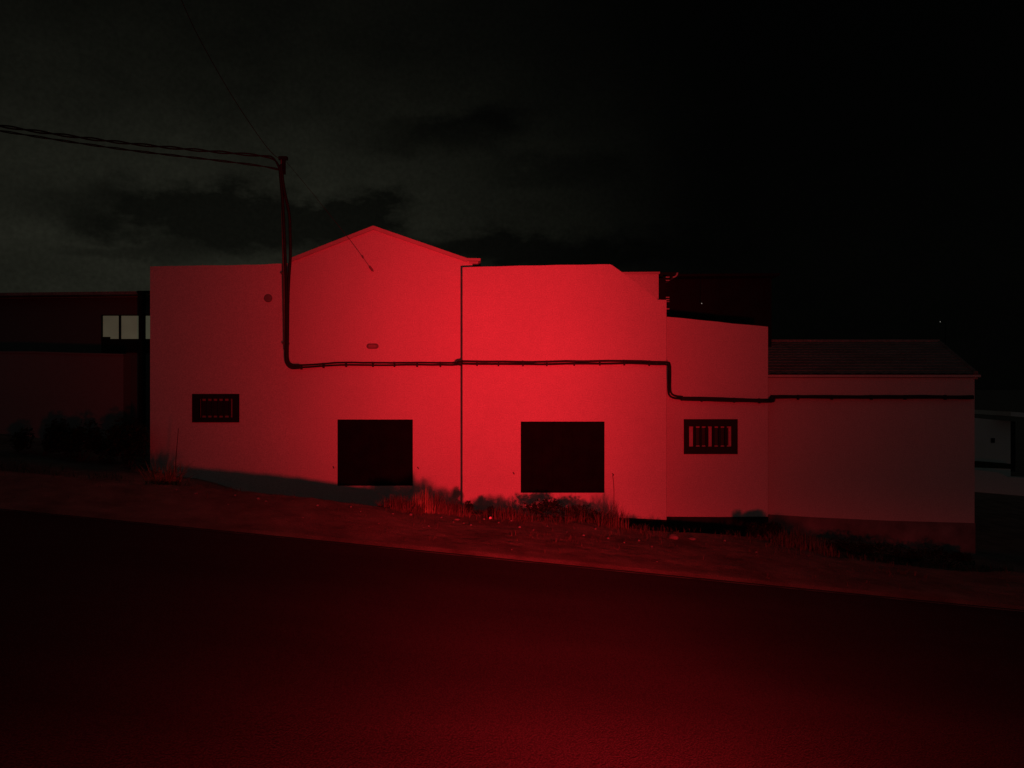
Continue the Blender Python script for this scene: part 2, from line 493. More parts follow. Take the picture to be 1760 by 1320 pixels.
# ------------------------------------------------------------------ flat topped block to the right of the gable
YB = 10.75
base = Vector((P(970, 890, YB).x, YB, ground(P(970, 890, YB).x, 10.6, False)))
blk = thing('flat_roofed_house', 'brightest house front, level top cut down at its right corner, one square black shutter', 'house', base)
bm = bmesh.new()
prism(bm, down([(795, 459.5), (822, 458.4), (858, 457.9), (893, 456.6), (931, 456.3), (960, 455.2), (1003, 455.1), (1030, 454.3), (1048, 454.3), (1052, 455.6), (1072, 470), (1131, 515), (1145.5, 515.5)], YB), YB, YB + 5,
      [rect(895, 724.5, 1039, 847, YB)], .14)
obj('wall', bm, M['white'], blk)
shutter(blk, 895, 724.5, 1039, 847, YB, 8)
for px, py in ((882, 812), (1052.5, 814)): hook(blk, px, py, YB)
bm = bmesh.new()
tube(bm, smooth_path([P(1053, 816, YB - .012), P(1055.5, 838, YB - .012), P(1055, 866, YB - .012)], .05), .0035, 5)
obj('hook_string', bm, M['cable'], blk)
bm = bmesh.new(); prism(bm, xz([(795.3, 878), (900, 886), (1030, 890), (1085, 890.5), (1145.4, 893.5), (1145.4, 1000), (795.3, 1000)], YB), YB - .008, YB + .02)  # no built plinth here: dark band paints the shade along the wall foot
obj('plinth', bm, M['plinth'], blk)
# step wall in slightly darker plaster rising behind the cut corner
YS = YB + .22
bm = bmesh.new()
prism(bm, xz([(1040, 471.5), (1132, 470.8), (1132, 560), (1040, 560)], YS), YS, YS + .24)
obj('stair_wall', bm, M['stair'], blk)
bm = bmesh.new()
prism(bm, xz([(1040, 468), (1134, 467.2), (1134, 470.6), (1040, 471.3)], YS), YS - .012, YS + .3)
obj('stair_coping', bm, M['trim'], blk)

# ------------------------------------------------------------------ dark upper building behind, with louvred corner and gutter
YU = 13.4
base = Vector((P(1230, 800, YU).x, YU, plane(P(1230, 800, YU).x) - .3))
up = thing('upper_building', 'nearly black upper storey standing behind the annex with a bright gutter end', 'building', base)
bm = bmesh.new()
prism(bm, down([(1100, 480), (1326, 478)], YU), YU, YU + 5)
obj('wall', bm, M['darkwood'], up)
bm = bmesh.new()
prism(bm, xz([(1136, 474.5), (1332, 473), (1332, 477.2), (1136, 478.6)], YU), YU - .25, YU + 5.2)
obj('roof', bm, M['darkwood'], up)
# gutter that runs forward from the corner; only its open end and lip catch the light
bm = bmesh.new()
a, b = P(1156, 476.5, 12.6), P(1165, 468, 12.6)
n = 9
ring0 = []; ring1 = []; r = .085
cx, cz = P(1156.5, 468.5, 12.6).x, P(1156.5, 468.5, 12.6).z
for k in range(n + 1):
    t = -math.pi * .5 + math.pi * .5 * k / n
    for rr, lst in ((r, ring0), (r - .022, ring1)):
        lst.append((cx + rr * math.cos(t), cz + rr * math.sin(t)))
pf = ring0 + ring1[::-1]
prism(bm, pf, 12.6, 15.5)
obj('gutter', bm, M['gutter'], up)
bm = bmesh.new()
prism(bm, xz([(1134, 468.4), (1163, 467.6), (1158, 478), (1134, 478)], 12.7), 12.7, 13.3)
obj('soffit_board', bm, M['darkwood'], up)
# louvred corner shutter; slats that catch light are painted pale and thick, others dark
sl = bmesh.new()
YV = 12.2
pbox(sl, 1133, 478, 1143.6, 560, YV + .04, .05)
post = obj('louvre_frame', sl, M['darkwood'], up)
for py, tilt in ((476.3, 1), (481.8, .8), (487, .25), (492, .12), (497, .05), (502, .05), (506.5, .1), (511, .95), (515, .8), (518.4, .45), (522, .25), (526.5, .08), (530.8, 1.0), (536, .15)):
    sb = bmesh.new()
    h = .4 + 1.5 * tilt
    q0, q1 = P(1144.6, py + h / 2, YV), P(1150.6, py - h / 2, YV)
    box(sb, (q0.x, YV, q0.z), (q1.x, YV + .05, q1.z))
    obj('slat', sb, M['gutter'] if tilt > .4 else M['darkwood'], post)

# small lit bulb hanging in front of the dark upper storey
bl = thing('hanging_lamp', 'tiny pale lit bulb hanging on a thin flex in front of the dark upper storey', 'lamp', P(1206, 521.5, 13.1))
bm = bmesh.new(); bmesh.ops.create_icosphere(bm, subdivisions=2, radius=.008, matrix=Matrix.Translation(P(1206, 521.5, 13.1)))
obj('bulb', bm, M['bulb'], bl, smooth=True)
bm = bmesh.new(); tube(bm, [P(1207, 476.5, 13.1), P(1206.6, 500, 13.1), P(1206, 519.5, 13.1)], .003, 5)
obj('flex', bm, M['cable'], bl)
bm = bmesh.new(); tube(bm, [P(1206, 517.5, 13.1), P(1206, 520.4, 13.1)], .007, 7); obj('socket', bm, M['cable'], bl)

# ------------------------------------------------------------------ annex
YA = 11.15
base = Vector((P(1235, 890, YA).x, YA, ground(P(1235, 890, YA).x, 11.0, False)))
ann = thing('annex', 'low white annex with a sloping top and a barred window above a dark base', 'annex', base)
bm = bmesh.new()
prism(bm, down([(1145.8, 544.5), (1172, 546.6), (1200, 549.8), (1233, 552.8), (1260, 556.2), (1288, 558.3), (1320, 561.5)], YA), YA, YA + 4,
      [rect(1175.5, 720.5, 1268, 780.5, YA)], .10)
obj('wall', bm, M['white'], ann)
bm = bmesh.new(); prism(bm, xz([(1145.8, 888), (1240, 888.5), (1320, 888), (1320, 1000), (1145.8, 1000)], YA), YA - .012, YA + .02)
obj('plinth', bm, M['plinth'], ann)
barred_window(ann, 1175.5, 720.5, 1268, 780.5, YA, (1184.5, 733, 1258.5, 768),
              [(1194, 4.4), (1204.5, 3.6), (1215, 4.2), (1226, 4.4), (1236.6, 4.2), (1247.2, 4.2)], 1220.5,
              'barred window with a white sash seen between its uprights')

# ------------------------------------------------------------------ hip roofed house at the right end
YH = 11.5
base = Vector((P(1500, 930, YH).x, YH, ground(P(1500, 930, YH).x, 11.3, False)))
hip = thing('hip_roofed_house', 'dim long blank house with a dark hipped roof at the right end of the row', 'house', base)
bm = bmesh.new()
prism(bm, down([(1320.3, 649), (1675, 649)], YH), YH, YH + 5.0)
obj('wall', bm, M['cream'], hip)
bm = bmesh.new()
prism(bm, xz([(1320.3, 884), (1400, 889), (1530, 895), (1675.6, 899), (1675.6, 1030), (1320.3, 1030)], YH), YH - .012, YH + .02)
obj('plinth', bm, M['hipplinth'], hip)
bm = bmesh.new()
e0, e1 = P(1320.3, 648.2, YH - .03), P(1686, 648.2, YH - .03)
zt = e0.z
box(bm, (e0.x, YH - .03, zt), (e1.x, YH + 5.1, zt + .035))
box(bm, (P(1676.5, 650, YH).x, YH + .05, zt - .03), (e1.x, YH + 5.05, zt - .002))
obj('eave', bm, M['cream'], hip)
# roof: front slope with courses of tiles, hip at the right
bm = bmesh.new()
yr = YH + 2.4
rl, rr_ = P(1318, 588, yr), P(1614, 588, yr)
fl = Vector((e0.x, YH - .02, zt + .037)); frr = Vector((e1.x - .02, YH - .02, zt + .037))
rl.x = fl.x
rows = 12
nn = 60
grid_v = []
for i in range(rows):
    for side in (0, 1):
        t = (i + side) / rows
        a = fl.lerp(rl, t); b = frr.lerp(rr_, t)
        lift = .008 if side == 0 else 0.003
        if i == 0 and side == 0: lift = .008
        grid_v.append([bm.verts.new(a.lerp(b, k / nn) + Vector((0, -.0, lift + .012 * abs(math.sin(k * 2.1))))) for k in range(nn + 1)])
for a, b in zip(grid_v, grid_v[1:]):
    for k in range(nn): bm.faces.new((a[k], a[k+1], b[k+1], b[k]))
bk = Vector((e1.x - .02, YH + 5.0, zt + .037)); bkl = Vector((fl.x, YH + 5.0, zt + .037))
v = [bm.verts.new(p) for p in (frr, bk, rr_)]; bm.faces.new(v)
v = [bm.verts.new(p) for p in (bk, bkl, rl, rr_)]; bm.faces.new(v)
v = [bm.verts.new(p) for p in (fl, rl, bkl)]; bm.faces.new(v)
rf = obj('roof', bm, M['roofing'], hip)
bm = bmesh.new()
tube(bm, [rl + Vector((0, 0, .01)), rr_ + Vector((0, 0, .01))], .04, 8); tube(bm, [rr_, frr + Vector((-.02, .05, .02))], .035, 8)
obj('ridge_tiles', bm, M['roofing'], rf)

# ------------------------------------------------------------------ service mast and cables
mast_top = P(484.5, 270, 10.93); mast_bot = P(490.5, 602, 10.93)
mast = thing('service_mast', 'thin leaning steel cable mast rising above the corner of the gable', 'mast', mast_bot)
bm = bmesh.new(); tube(bm, [mast_bot, mast_bot.lerp(mast_top, .5), mast_top], .022, 10); obj('pole', bm, M['steel'], mast)
bm = bmesh.new()
c = P(485, 273, 10.93); box(bm, (c.x - .045, 10.90, c.z - .015), (c.x + .075, 10.96, c.z + .03))
box(bm, (c.x + .005, 10.895, c.z - .22), (c.x + .05, 10.93, c.z - .016))
obj('bracket', bm, M['darkwood'], mast)
for py in (470, 590):
    k = (py - 270) / 332; q = mast_top.lerp(mast_bot, k)
    bm = bmesh.new(); box(bm, (q.x - .035, 10.90, q.z - .015), (q.x + .035, 11.02, q.z + .015)); obj('wall_clamp', bm, M['steel'], mast)

cab = thing('facade_cable', 'thick black twin cable running down from the mast and along all the house fronts', 'cable', P(492, 630, 10.98))
def strand(path, off):
    return [p + Vector((off * .0, 0, 0)) for p in path]
# vertical run beside the mast: two cables that spread near the top and meet again
Yc = 10.885
bm = bmesh.new()
tube(bm, smooth_path([P(481, 288, Yc), P(482.5, 310, Yc), P(486, 345, Yc), P(488.5, 400, Yc), P(490.5, 450, Yc), P(492.5, 500, Yc), P(492, 560, Yc), P(491.5, 600, Yc + .02), P(491.5, 624, Yc + .06), P(500, 633, Yc + .1), P(515, 631.5, 10.99)], .05), .021, 8)
obj('left_run', bm, M['cable'], cab, smooth=True)
bm = bmesh.new()
tube(bm, smooth_path([P(483, 283, Yc), P(487, 320, Yc), P(494, 352, Yc), P(498, 372, Yc), P(498.5, 400, Yc), P(499.5, 440, Yc), P(497, 470, Yc), P(495, 510, Yc), P(494.5, 570, Yc), P(494, 600, Yc + .02), P(494, 620, Yc + .06), P(501, 629, Yc + .1), P(515, 628.5, 10.99)], .05), .021, 8)
obj('right_run', bm, M['cable'], cab, smooth=True)
# along the fronts
def wob(px, k): return .9 * noise.noise((px * .018, k * 3.7, 0)) + .5 * noise.noise((px * .06, k * 9.1, 2))
def run(name, px0, px1, y0f, Y, k, r, ends0=(), ends1=()):
    pts = list(ends0) + [P(px, y0f(px) + wob(px, k), Y) for px in range(int(px0), int(px1) + 1, 12)] + list(ends1)
    bm = bmesh.new(); tube(bm, smooth_path(pts, .06, 1), r, 8); return obj(name, bm, M['cable'], cab, smooth=True)
Yg, Yb, Ya, Yh = YG - .035, 10.715, 11.105, 11.455
f1 = lambda px: 629 - 4.6 * sm((px - 505) / 90)
run('upper_strand', 505, 786, lambda px: f1(px) - 1.1, Yg, 1, .0128, [], [P(791, 622, 10.86), P(795, 620.8, 10.72)])
run('lower_strand', 505, 786, lambda px: f1(px) + 2.9, Yg, 2, .0128, [], [P(791, 626, 10.86), P(795, 624.5, 10.72)])
f2 = lambda px: 621.2 + 1.2 * math.sin((px - 795) / 60) * .6 + 1.6 * sm((px - 1080) / 70)
drop = [P(1149, 624.5, 10.72), P(1152.5, 628, 10.76), P(1151, 650, 11.05), P(1150.5, 668, Ya), P(1152, 678, Ya), P(1160, 682.5, Ya), P(1172, 683.5, Ya)]
run('upper_strand', 795, 1141, f2, Yb, 3, .0145, [], [P(1146, 622.5, 10.7), P(1152, 624, 10.74)] + [p + Vector((.012, 0, .012)) for p in drop[2:]])
run('lower_strand', 795, 1141, lambda px: f2(px) + 4.1, Yb, 4, .0145, [], [P(1146, 626, 10.7)] + [p + Vector((-.016, 0, -.016)) for p in drop[1:]])
f3 = lambda px: 683.6 + 4.2 * (px - 1165) / 160
run('upper_strand', 1170, 1318, f3, Ya, 5, .019, [], [P(1324, 687, 11.2), P(1328, 685, 11.4), P(1325, 682, Yh)])
run('lower_strand', 1170, 1318, lambda px: f3(px) + 2.6, Ya, 6, .019, [], [P(1329, 690, 11.2), P(1331, 687, 11.4), P(1330, 683, Yh)])
f4 = lambda px: 681.2
run('upper_strand', 1325, 1674, f4, Yh, 7, .018)
run('lower_strand', 1325, 1674, lambda px: f4(px) + 2.4, Yh, 8, .018)
# wall clips and the tie bundle at the corner
for px in (518, 556, 595, 641, 678, 717, 757):
    q = P(px, f1(px) + 1.2, Yg); bm = bmesh.new(); box(bm, (q.x - .009, Yg - .024, q.z - .043), (q.x + .009, YG + .004, q.z + .03)); obj('clip', bm, M['cable'], cab)
for px in (820, 857, 899, 940, 987, 1031, 1073, 1116):
    q = P(px, f2(px) + 2, Yb); bm = bmesh.new(); box(bm, (q.x - .009, Yb - .024, q.z - .045), (q.x + .009, YB + .004, q.z + .03)); obj('clip', bm, M['cable'], cab)
for px in (1206, 1262, 1305):
    q = P(px, f3(px) + 1.2, Ya); bm = bmesh.new(); box(bm, (q.x - .009, Ya - .024, q.z - .04), (q.x + .009, YA + .004, q.z + .03)); obj('clip', bm, M['cable'], cab)
for px in (1372, 1430, 1498, 1556, 1625):
    q = P(px, f4(px) + 1.2, Yh); bm = bmesh.new(); box(bm, (q.x - .009, Yh - .022, q.z - .04), (q.x + .009, YH + .004, q.z + .03)); obj('clip', bm, M['cable'], cab)
bm = bmesh.new()
bmesh.ops.create_icosphere(bm, subdivisions=2, radius=.05, matrix=Matrix.Translation(P(791, 624, 10.80)) @ Matrix.Diagonal((1.1, .7, .75, 1)))
obj('cable_knot', bm, M['cable'], cab, smooth=True)

# overhead twisted lines going off to the left, and the thin drop wires
def twisted(name, pts, r, label, sep=.016):
    path = smooth_path(pts, .05, 2)
    bm = bmesh.new()
    for s in (0, math.pi):
        tube(bm, [p + Vector((0, math.cos(s + i * .55), math.sin(s + i * .55))) * sep for i, p in enumerate(path)], r, 6)
    return single(name, bm, M['cable'], pts[-1], label, 'cable', smooth=True)
twisted('overhead_cable', [P(-420, 120, 9.0), P(-200, 182, 9.4), P(0, 217, 9.8), P(200, 245, 10.3), P(360, 260, 10.6), P(455, 268, 10.85), P(472, 272, 10.88), P(481, 290, 10.88)], .011,
        'upper twisted black overhead line sagging in from the left edge to the mast top', .014)
twisted('overhead_cable', [P(-420, 135, 9.0), P(-200, 193, 9.4), P(0, 225, 9.8), P(200, 256, 10.3), P(360, 274, 10.6), P(450, 285, 10.85), P(480, 291.5, 10.885)], .008,
        'lower thinner overhead line hanging just beneath the upper twisted one', .009)
bm = bmesh.new(); tube(bm, smooth_path([P(255, -140, 8.6), P(320, 22, 9.3), P(355, 90, 9.7), P(400, 168, 10.2), P(440, 228, 10.6), P(466, 263, 10.85), P(482, 274, 10.91)], .15), .0045, 5)
single('drop_wire', bm, M['cable'], P(482, 274, 10.91), 'thin wire rising steeply from the mast top into the upper left sky', 'wire', smooth=True)
dw = thing('stay_wire', 'thin slack wire from the mast top to a hook in the middle of the gable', 'wire', P(641, 466, 11.03))
bm = bmesh.new(); tube(bm, smooth_path([P(487, 272, 10.91), P(530, 323, 10.8), P(573, 377, 10.8), P(607, 419, 10.98), P(622, 440, 11.05), P(640, 465, 11.12)], .1), .003, 5)
obj('wire', bm, M['cable'], dw)
bm = bmesh.new(); tube(bm, [P(634.5, 457, 11.09), P(636, 459, 11.1), P(640, 464.5, 11.12), P(641.5, 466.5, 11.15)], [.006, .017, .017, .006], 8); obj('strain_clamp', bm, M['vent'], dw)
bm = bmesh.new(); tube(bm, [P(622.5, 439.5, 11.05), P(624.5, 443.5, 11.06)], .012, 7); obj('splice', bm, M['vent'], dw)

# ------------------------------------------------------------------ left background
YW = 13.2
wl = bmesh.new()
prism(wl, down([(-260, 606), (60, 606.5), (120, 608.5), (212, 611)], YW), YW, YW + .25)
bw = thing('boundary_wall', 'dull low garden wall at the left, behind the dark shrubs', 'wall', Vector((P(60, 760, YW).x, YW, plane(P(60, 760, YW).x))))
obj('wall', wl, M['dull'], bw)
wl = bmesh.new(); prism(wl, xz([(-260, 603.5), (60, 604), (120, 606), (213, 608.4), (213, 611), (120, 608.6), (60, 606.6), (-260, 606.1)], YW), YW - .02, YW + .27)
obj('wall_coping', wl, M['dull'], bw)

YN = 16.5
nb = thing('neighbouring_house', 'very dark low house behind the left wall with pale lit window panes', 'house', Vector((P(60, 740, YN).x, YN, plane(-9))))
wl = bmesh.new()
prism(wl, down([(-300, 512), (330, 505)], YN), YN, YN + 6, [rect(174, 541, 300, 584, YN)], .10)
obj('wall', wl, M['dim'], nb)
wl = bmesh.new()
prism(wl, xz([(-300, 510), (330, 503), (330, 508), (-300, 515)], YN), YN - .35, YN + 6.3)
prism(wl, xz([(-300, 516), (330, 509), (330, 511), (-300, 518)], YN), YN - .12, YN - .001)
obj('roof', wl, M['roofing'], nb)
wl = bmesh.new()
pbox(wl, 174, 541, 300, 542.5, YN - .01, .06); pbox(wl, 174, 582.5, 300, 584, YN - .01, .06); pbox(wl, 174, 542.5, 175.4, 582.5, YN - .01, .06)
for a in (204, 263): pbox(wl, a, 542.5, a + 3, 582.5, YN - .01, .05)
w1 = obj('window', wl, M['frame'], nb); w1['label'] = 'window with three pale lit panes'
for a, b in ((175.5, 203.9), (207.1, 262.9), (266.1, 299.9)):
    wl = bmesh.new(); pbox(wl, a, 542.6, b, 582.4, YN + .03, .01); obj('pane', wl, M['lit'], w1)
wl = bmesh.new(); pbox(wl, 174, 584.2, 300, 606, YN - .03, .028); pbox(wl, 175.6, 579, 189, 582.4, YN + .005, .02)
obj('sill_panel', wl, M['frame'], w1)
wl = bmesh.new(); q0 = P(238, 505, 15.6); q1 = P(246.5, 505, 15.6)
box(wl, (q0.x, 15.6, plane(q0.x) - .3), (q1.x, 15.7, q0.z)); box(wl, (q0.x - .02, 15.58, q0.z), (P(262, 505, 15.6).x, 15.72, q0.z + .06))
obj('porch_post', wl, M['frame'], nb)

# ------------------------------------------------------------------ far right
YF = 26
fh = thing('distant_house', 'faint grey house far off beyond the right end of the row', 'house', Vector((P(1705, 800, YF).x, YF, plane(16))))
wl = bmesh.new(); prism(wl, down([(1640, 715), (1737, 724)], YF), YF, YF + 6); obj('wall', wl, M['far'], fh)
wl = bmesh.new(); prism(wl, xz([(1711, 706), (1752, 709.5), (1752, 717), (1711, 713.5)], YF), YF - .8, YF + 5); obj('roof', wl, M['far'], fh)
wl = bmesh.new(); prism(wl, xz([(1737.5, 724), (1752, 725), (1752, 812), (1737.5, 812)], YF), YF + .2, YF + 5.5); obj('side_wall', wl, M['plinth'], fh)
wl = bmesh.new(); pbox(wl, 1703.5, 753, 1710, 761, YF - .02, .05); obj('window', wl, M['plinth'], fh)
YF2 = 21
wl = bmesh.new(); prism(wl, down([(1640, 806), (1680, 808), (1716, 812), (1732, 820), (1780, 822)], YF2), YF2, YF2 + .3)
lw = single('garden_wall', wl, M['far'], Vector((P(1715, 850, YF2).x, YF2, -2.2)), 'faint grey low wall in front of the distant house at the right edge', 'wall')
wl = bmesh.new(); prism(wl, xz([(1640, 793), (1690, 794), (1740, 798), (1740, 806), (1690, 804), (1640, 802)], 23), 23, 23.3)
single('dark_hedge', wl, M['leaf'], Vector((P(1690, 800, 23).x, 23, -2.2)), 'dark strip of hedge between the distant house and the low grey wall', 'hedge')
# far point of light low in the right-hand sky
sp = thing('street_lamp', 'tiny far off lit street lamp seen as a pale dot above the hipped roof', 'street lamp', Vector((P(1616, 553, 90).x, 90, -3)))
c = P(1616, 553, 90)
bm = bmesh.new(); bmesh.ops.create_icosphere(bm, subdivisions=2, radius=.045, matrix=Matrix.Translation(c)); obj('lamp_globe', bm, M['bulb'], sp, smooth=True)
bm = bmesh.new(); tube(bm, [Vector((c.x + .6, 90, -5)), Vector((c.x + .6, 90, c.z + .1)), Vector((c.x + .1, 90, c.z + .12)), Vector((c.x, 90, c.z + .07))], .05, 7); obj('lamp_post', bm, M['cable'], sp)

# ------------------------------------------------------------------ plants
def blade(bm, base, ang, lean, h, w, seg=4, droop=.5):
    d = Vector((math.cos(ang), math.sin(ang), 0)); side = Vector((-d.y, d.x, 0))
    if abs(side.x) < .35: side = (side + Vector((.6, 0, 0))).normalized()
    prev = None
    for i in range(seg + 1):
        t = i / seg
        p = base + d * (lean * h * (t ** (1 + droop))) + Vector((0, 0, h * (t - .18 * droop * lean * t * t)))
        ww = w * (1 - t) ** .7 + .0006
        if i < seg:
            a, b = bm.verts.new(p - side * ww), bm.verts.new(p + side * ww)
            if prev: bm.faces.new((prev[0], prev[1], b, a))
            prev = (a, b)
        else:
            c = bm.verts.new(p); bm.faces.new((prev[0], prev[1], c))

def tuft(name, px, py, Y, hpx, wpx, n, mat, label, cat='grass', lean=.5, bw=.005, group=None, jitter=.5):
    base = hit(px, py)
    if Y: c = P(px, py, Y); base = Vector((c.x, Y, ground(c.x, Y)))
    x0, Y = base.x, base.y
    H, W = .86 * hpx * Y / F, wpx * Y / F
    bm = bmesh.new()
    for _ in range(int(n * .8)):
        x = x0 + max(-1.7, min(1.7, random.gauss(0, 1))) * W * .28; y = Y + max(-1.7, min(1.7, random.gauss(0, 1))) * W * .18
        if y > 10.68: y = 10.68 - random.random() * .1
        b = Vector((x, y, ground(x, y) - .01))
        k = math.exp(-((x - x0) / (W * .5)) ** 2)
        blade(bm, b, random.uniform(0, 2*math.pi), abs(random.gauss(0, lean)), H * (1 - jitter + jitter * random.random()) * (.45 + .55 * k), bw * random.uniform(.5, 1.2))
    return single(name, bm, mat, base, label, cat, group)

def bush(name, px, py, Y, hpx, wpx, n, label, leaf=.022, dpt=.35, mat=None, cat='bush', ymax=10.6):
    if ymax < 12 and not Y: base = hit(px, py); Y = base.y
    else:
        c = P(px, py, Y); base = Vector((c.x, Y, ground(c.x, Y)))
    H, W = hpx * Y / F, wpx * Y / F
    t = thing(name, label, cat, base)
    sbm = bmesh.new(); bm = bmesh.new()
    lumps = [(random.uniform(-.42, .42) * W, random.uniform(-.3, .3) * dpt, random.uniform(.35, .8) * H, random.uniform(.18, .34)) for _ in range(max(5, int(wpx / 11)))]
    for lx, ly, lz, lr in lumps:
        edge = 1 - .55 * abs(lx / W * 2) ** 2
        tip = Vector((base.x + lx, min(Y + ly, ymax), ground(base.x + lx, Y) + lz * edge))
        st = Vector((base.x + lx * .04, Y, ground(base.x + lx * .04, Y) - .02))
        mid = st.lerp(tip, .5) + Vector((0, 0, -.02 * H)); mid.z = max(mid.z, ground(mid.x, mid.y) + .006)
        tube(sbm, [st, mid, tip], [.006, .004, .002], 5)
        for _ in range(int(n / len(lumps))):
            d = Vector((random.gauss(0, 1), random.gauss(0, 1), random.gauss(0, 1))); d.normalize()
            rad = random.random() ** .5
            p = tip + Vector((d.x * lr * W * .55, d.y * lr * dpt, d.z * lr * H * 1.2)) * rad
            if p.y > ymax: p.y = ymax - random.random() * .05
            p.z = max(p.z, ground(p.x, p.y) + .004)
            u = Vector((random.gauss(0, 1), random.gauss(0, 1), random.gauss(0, .7))).normalized(); v = u.cross(Vector((random.random(), random.random(), 1))).normalized()
            s = leaf * random.uniform(.5, 1.3)
            q = [bm.verts.new(p + u * s), bm.verts.new(p + v * s * .42), bm.verts.new(p - u * s), bm.verts.new(p - v * s * .42)]
            bm.faces.new(q)
    obj('foliage', bm, mat or M['leaf'], t, recalc=False); obj('stem', sbm, M['stem'], t)
    return t

# spiky plant at the left corner
b0 = Vector((P(284, 812, 8.95).x, 8.95, ground(P(284, 812, 8.95).x, 8.95)))
ag = thing('spiky_plant', 'spiky plant with stiff arching leaves at the left corner of the house', 'plant', b0)
bm = bmesh.new()
for _ in range(210):
    blade(bm, b0 + Vector((random.gauss(0, .075), random.gauss(0, .05), -.02)), random.uniform(0, 2*math.pi), random.uniform(.1, 1.25), random.uniform(.16, .42), random.uniform(.005, .011), 5, .6)
obj('leaves', bm, M['straw'], ag, recalc=False)
bm = bmesh.new(); q = b0 + Vector((.07, .1, 0))
tube(bm, [q, q + Vector((.01, 0, .4)), q + Vector((.035, .01, .74))], [.006, .005, .003], 5); obj('stalk', bm, M['stem'], ag)

tuft('dry_grass_tuft', 690, 872, 8.75, 36, 76, 620, M['weed'], 'matted dry weed heap under the right corner of the left black shutter', lean=.9, bw=.004)
tuft('dry_grass_tuft', 728, 872, 8.85, 58, 38, 150, M['straw'], 'tall pale upright dry grass just right of the left black shutter', lean=.12, bw=.005)
tuft('dry_grass_tuft', 754, 874, 8.95, 50, 42, 230, M['weed'], 'medium dry grass between the tall pale tuft and the house corner', lean=.25, bw=.004)
tuft('dry_grass_tuft', 784, 878, 9.05, 36, 50, 260, M['weed'], 'low dry grass at the foot of the corner between the gable and the bright front', lean=.5, bw=.004)
bush('leafy_weed', 822, 880, 9.2, 26, 54, 1100, 'small black leafy weed just right of the house corner', .018, .2)
tuft('dry_grass_tuft', 874, 892, 9.25, 34, 84, 420, M['weed'], 'low reddish scrub left of the right-hand black shutter', lean=.6, bw=.004)
bush('leafy_weed', 968, 903, 9.5, 32, 150, 2600, 'wide dark leafy weed beneath the right-hand black shutter', .02, .25)
tuft('dry_grass_tuft', 995, 900, 9.5, 52, 70, 90, M['weed'], 'thin wispy grass rising out of the wide dark weed', lean=.25, bw=.003)
tuft('dry_grass_tuft', 1052, 908, 9.35, 64, 54, 190, M['weed'], 'tall loose dry grass by the lower right corner of the right-hand black shutter', lean=.35, bw=.004)
bush('leafy_weed', 1318, 905, 9.35, 30, 70, 1900, 'dark bushy weed at the right foot of the annex', .024, .22)
tuft('dry_grass_tuft', 1378, 930, 9.2, 44, 110, 420, M['weed'], 'broad dull dry grass in front of the left end of the hip roofed house', lean=.5, bw=.004)
bush('leafy_weed', 1505, 962, 0, 32, 180, 2600, 'long low black weed on the verge before the hip roofed house', .022, .3)
bush('leafy_weed', 1620, 975, 0, 34, 120, 1700, 'low black weed near the right corner of the hip roofed house', .022, .3)
bush('shrub', 70, 790, 11.2, 62, 100, 2600, 'leftmost dark round shrub before the dull garden wall', .035, .6, ymax=13)
bush('shrub', 140, 800, 11.0, 66, 120, 2600, 'middle dark shrub before the dull garden wall', .035, .6, ymax=13)
bush('shrub', 222, 806, 10.8, 92, 80, 2600, 'tallest dark shrub filling the gap beside the left corner of the row', .035, .6, ymax=13)

# scattered short dry grass on the verge
bm = bmesh.new()
for _ in range(16000):
    px = random.uniform(-40, 1740)
    y = random.choice((random.uniform(7.3, 10.6), random.gauss(9.8, .45)))
    if not 7.28 < y < 10.66: continue
    x = (px - 880) / F * y
    dens = noise.noise((x * 1.1, y * 1.6, 9)) + .35 * noise.noise((x * 4, y * 4, 2)) + .5 * sm((y - 8.6) / 1.2) - .05
    if y < 8: dens -= .35
    if px < 660 and y > 8.6: dens -= .4
    if random.random() > max(.03, dens): continue
    for _k in range(random.randint(1, 4)):
        xx, yy = x + random.gauss(0, .015), y + random.gauss(0, .015)
        blade(bm, Vector((xx, yy, ground(xx, yy) - .006)), random.uniform(0, 2*math.pi), abs(random.gauss(0, .7)), random.uniform(.025, .11) * (.6 + .6 * sm((y - 8.4) / 1.4)), random.uniform(.0015, .0035), 3)
sg = obj('short_grass', bm, M['weed'], recalc=False)
tag(sg, 'sparse short dry grass and litter over the bare verge', 'grass', kind='stuff')

# ------------------------------------------------------------------ stones
def stone(px, py, wpx, flat, mat, label, group=None, seed=0):
    p = hit(px, py); r = wpx * p.y / F / 2
    bm = bmesh.new(); bmesh.ops.create_icosphere(bm, subdivisions=3 if wpx > 8 else 2, radius=1)
    for v in bm.verts:
        k = 1 + .28 * noise.noise(v.co * 1.4 + Vector((seed * 3.1, seed, 0))) + .1 * noise.noise(v.co * 4 + Vector((seed, 0, 7)))
        v.co = Vector((v.co.x * r, v.co.y * r * .8, v.co.z * r * flat)) * k
    bmesh.ops.rotate(bm, verts=bm.verts, matrix=Matrix.Rotation(seed * 1.7, 3, 'Z'))
    bmesh.ops.translate(bm, verts=bm.verts, vec=p + Vector((0, 0, r * flat * .45)))
    return single('stone', bm, mat, p, label, 'stone', group, smooth=wpx > 8)
stone(1158, 926, 19, .55, M['stone'], 'largest flat pale stone on the verge below the barred annex window', seed=1)
stone(1190, 928, 12, .5, M['stone2'], 'grey stone just right of the largest flat pale stone', seed=2)
stone(1098, 930, 5, .7, M['stone'], 'small stone left of the largest flat pale stone', seed=3)
stone(785, 894, 11, .35, M['stone'], 'thin flat slab of stone below the house corner', seed=4)
stone(706, 886, 7, .7, M['stone2'], 'stone under the tall pale grass right of the left shutter', seed=5)
stone(546, 870, 5, .9, M['stone'], 'pale stone on the verge left of the left black shutter', seed=6)
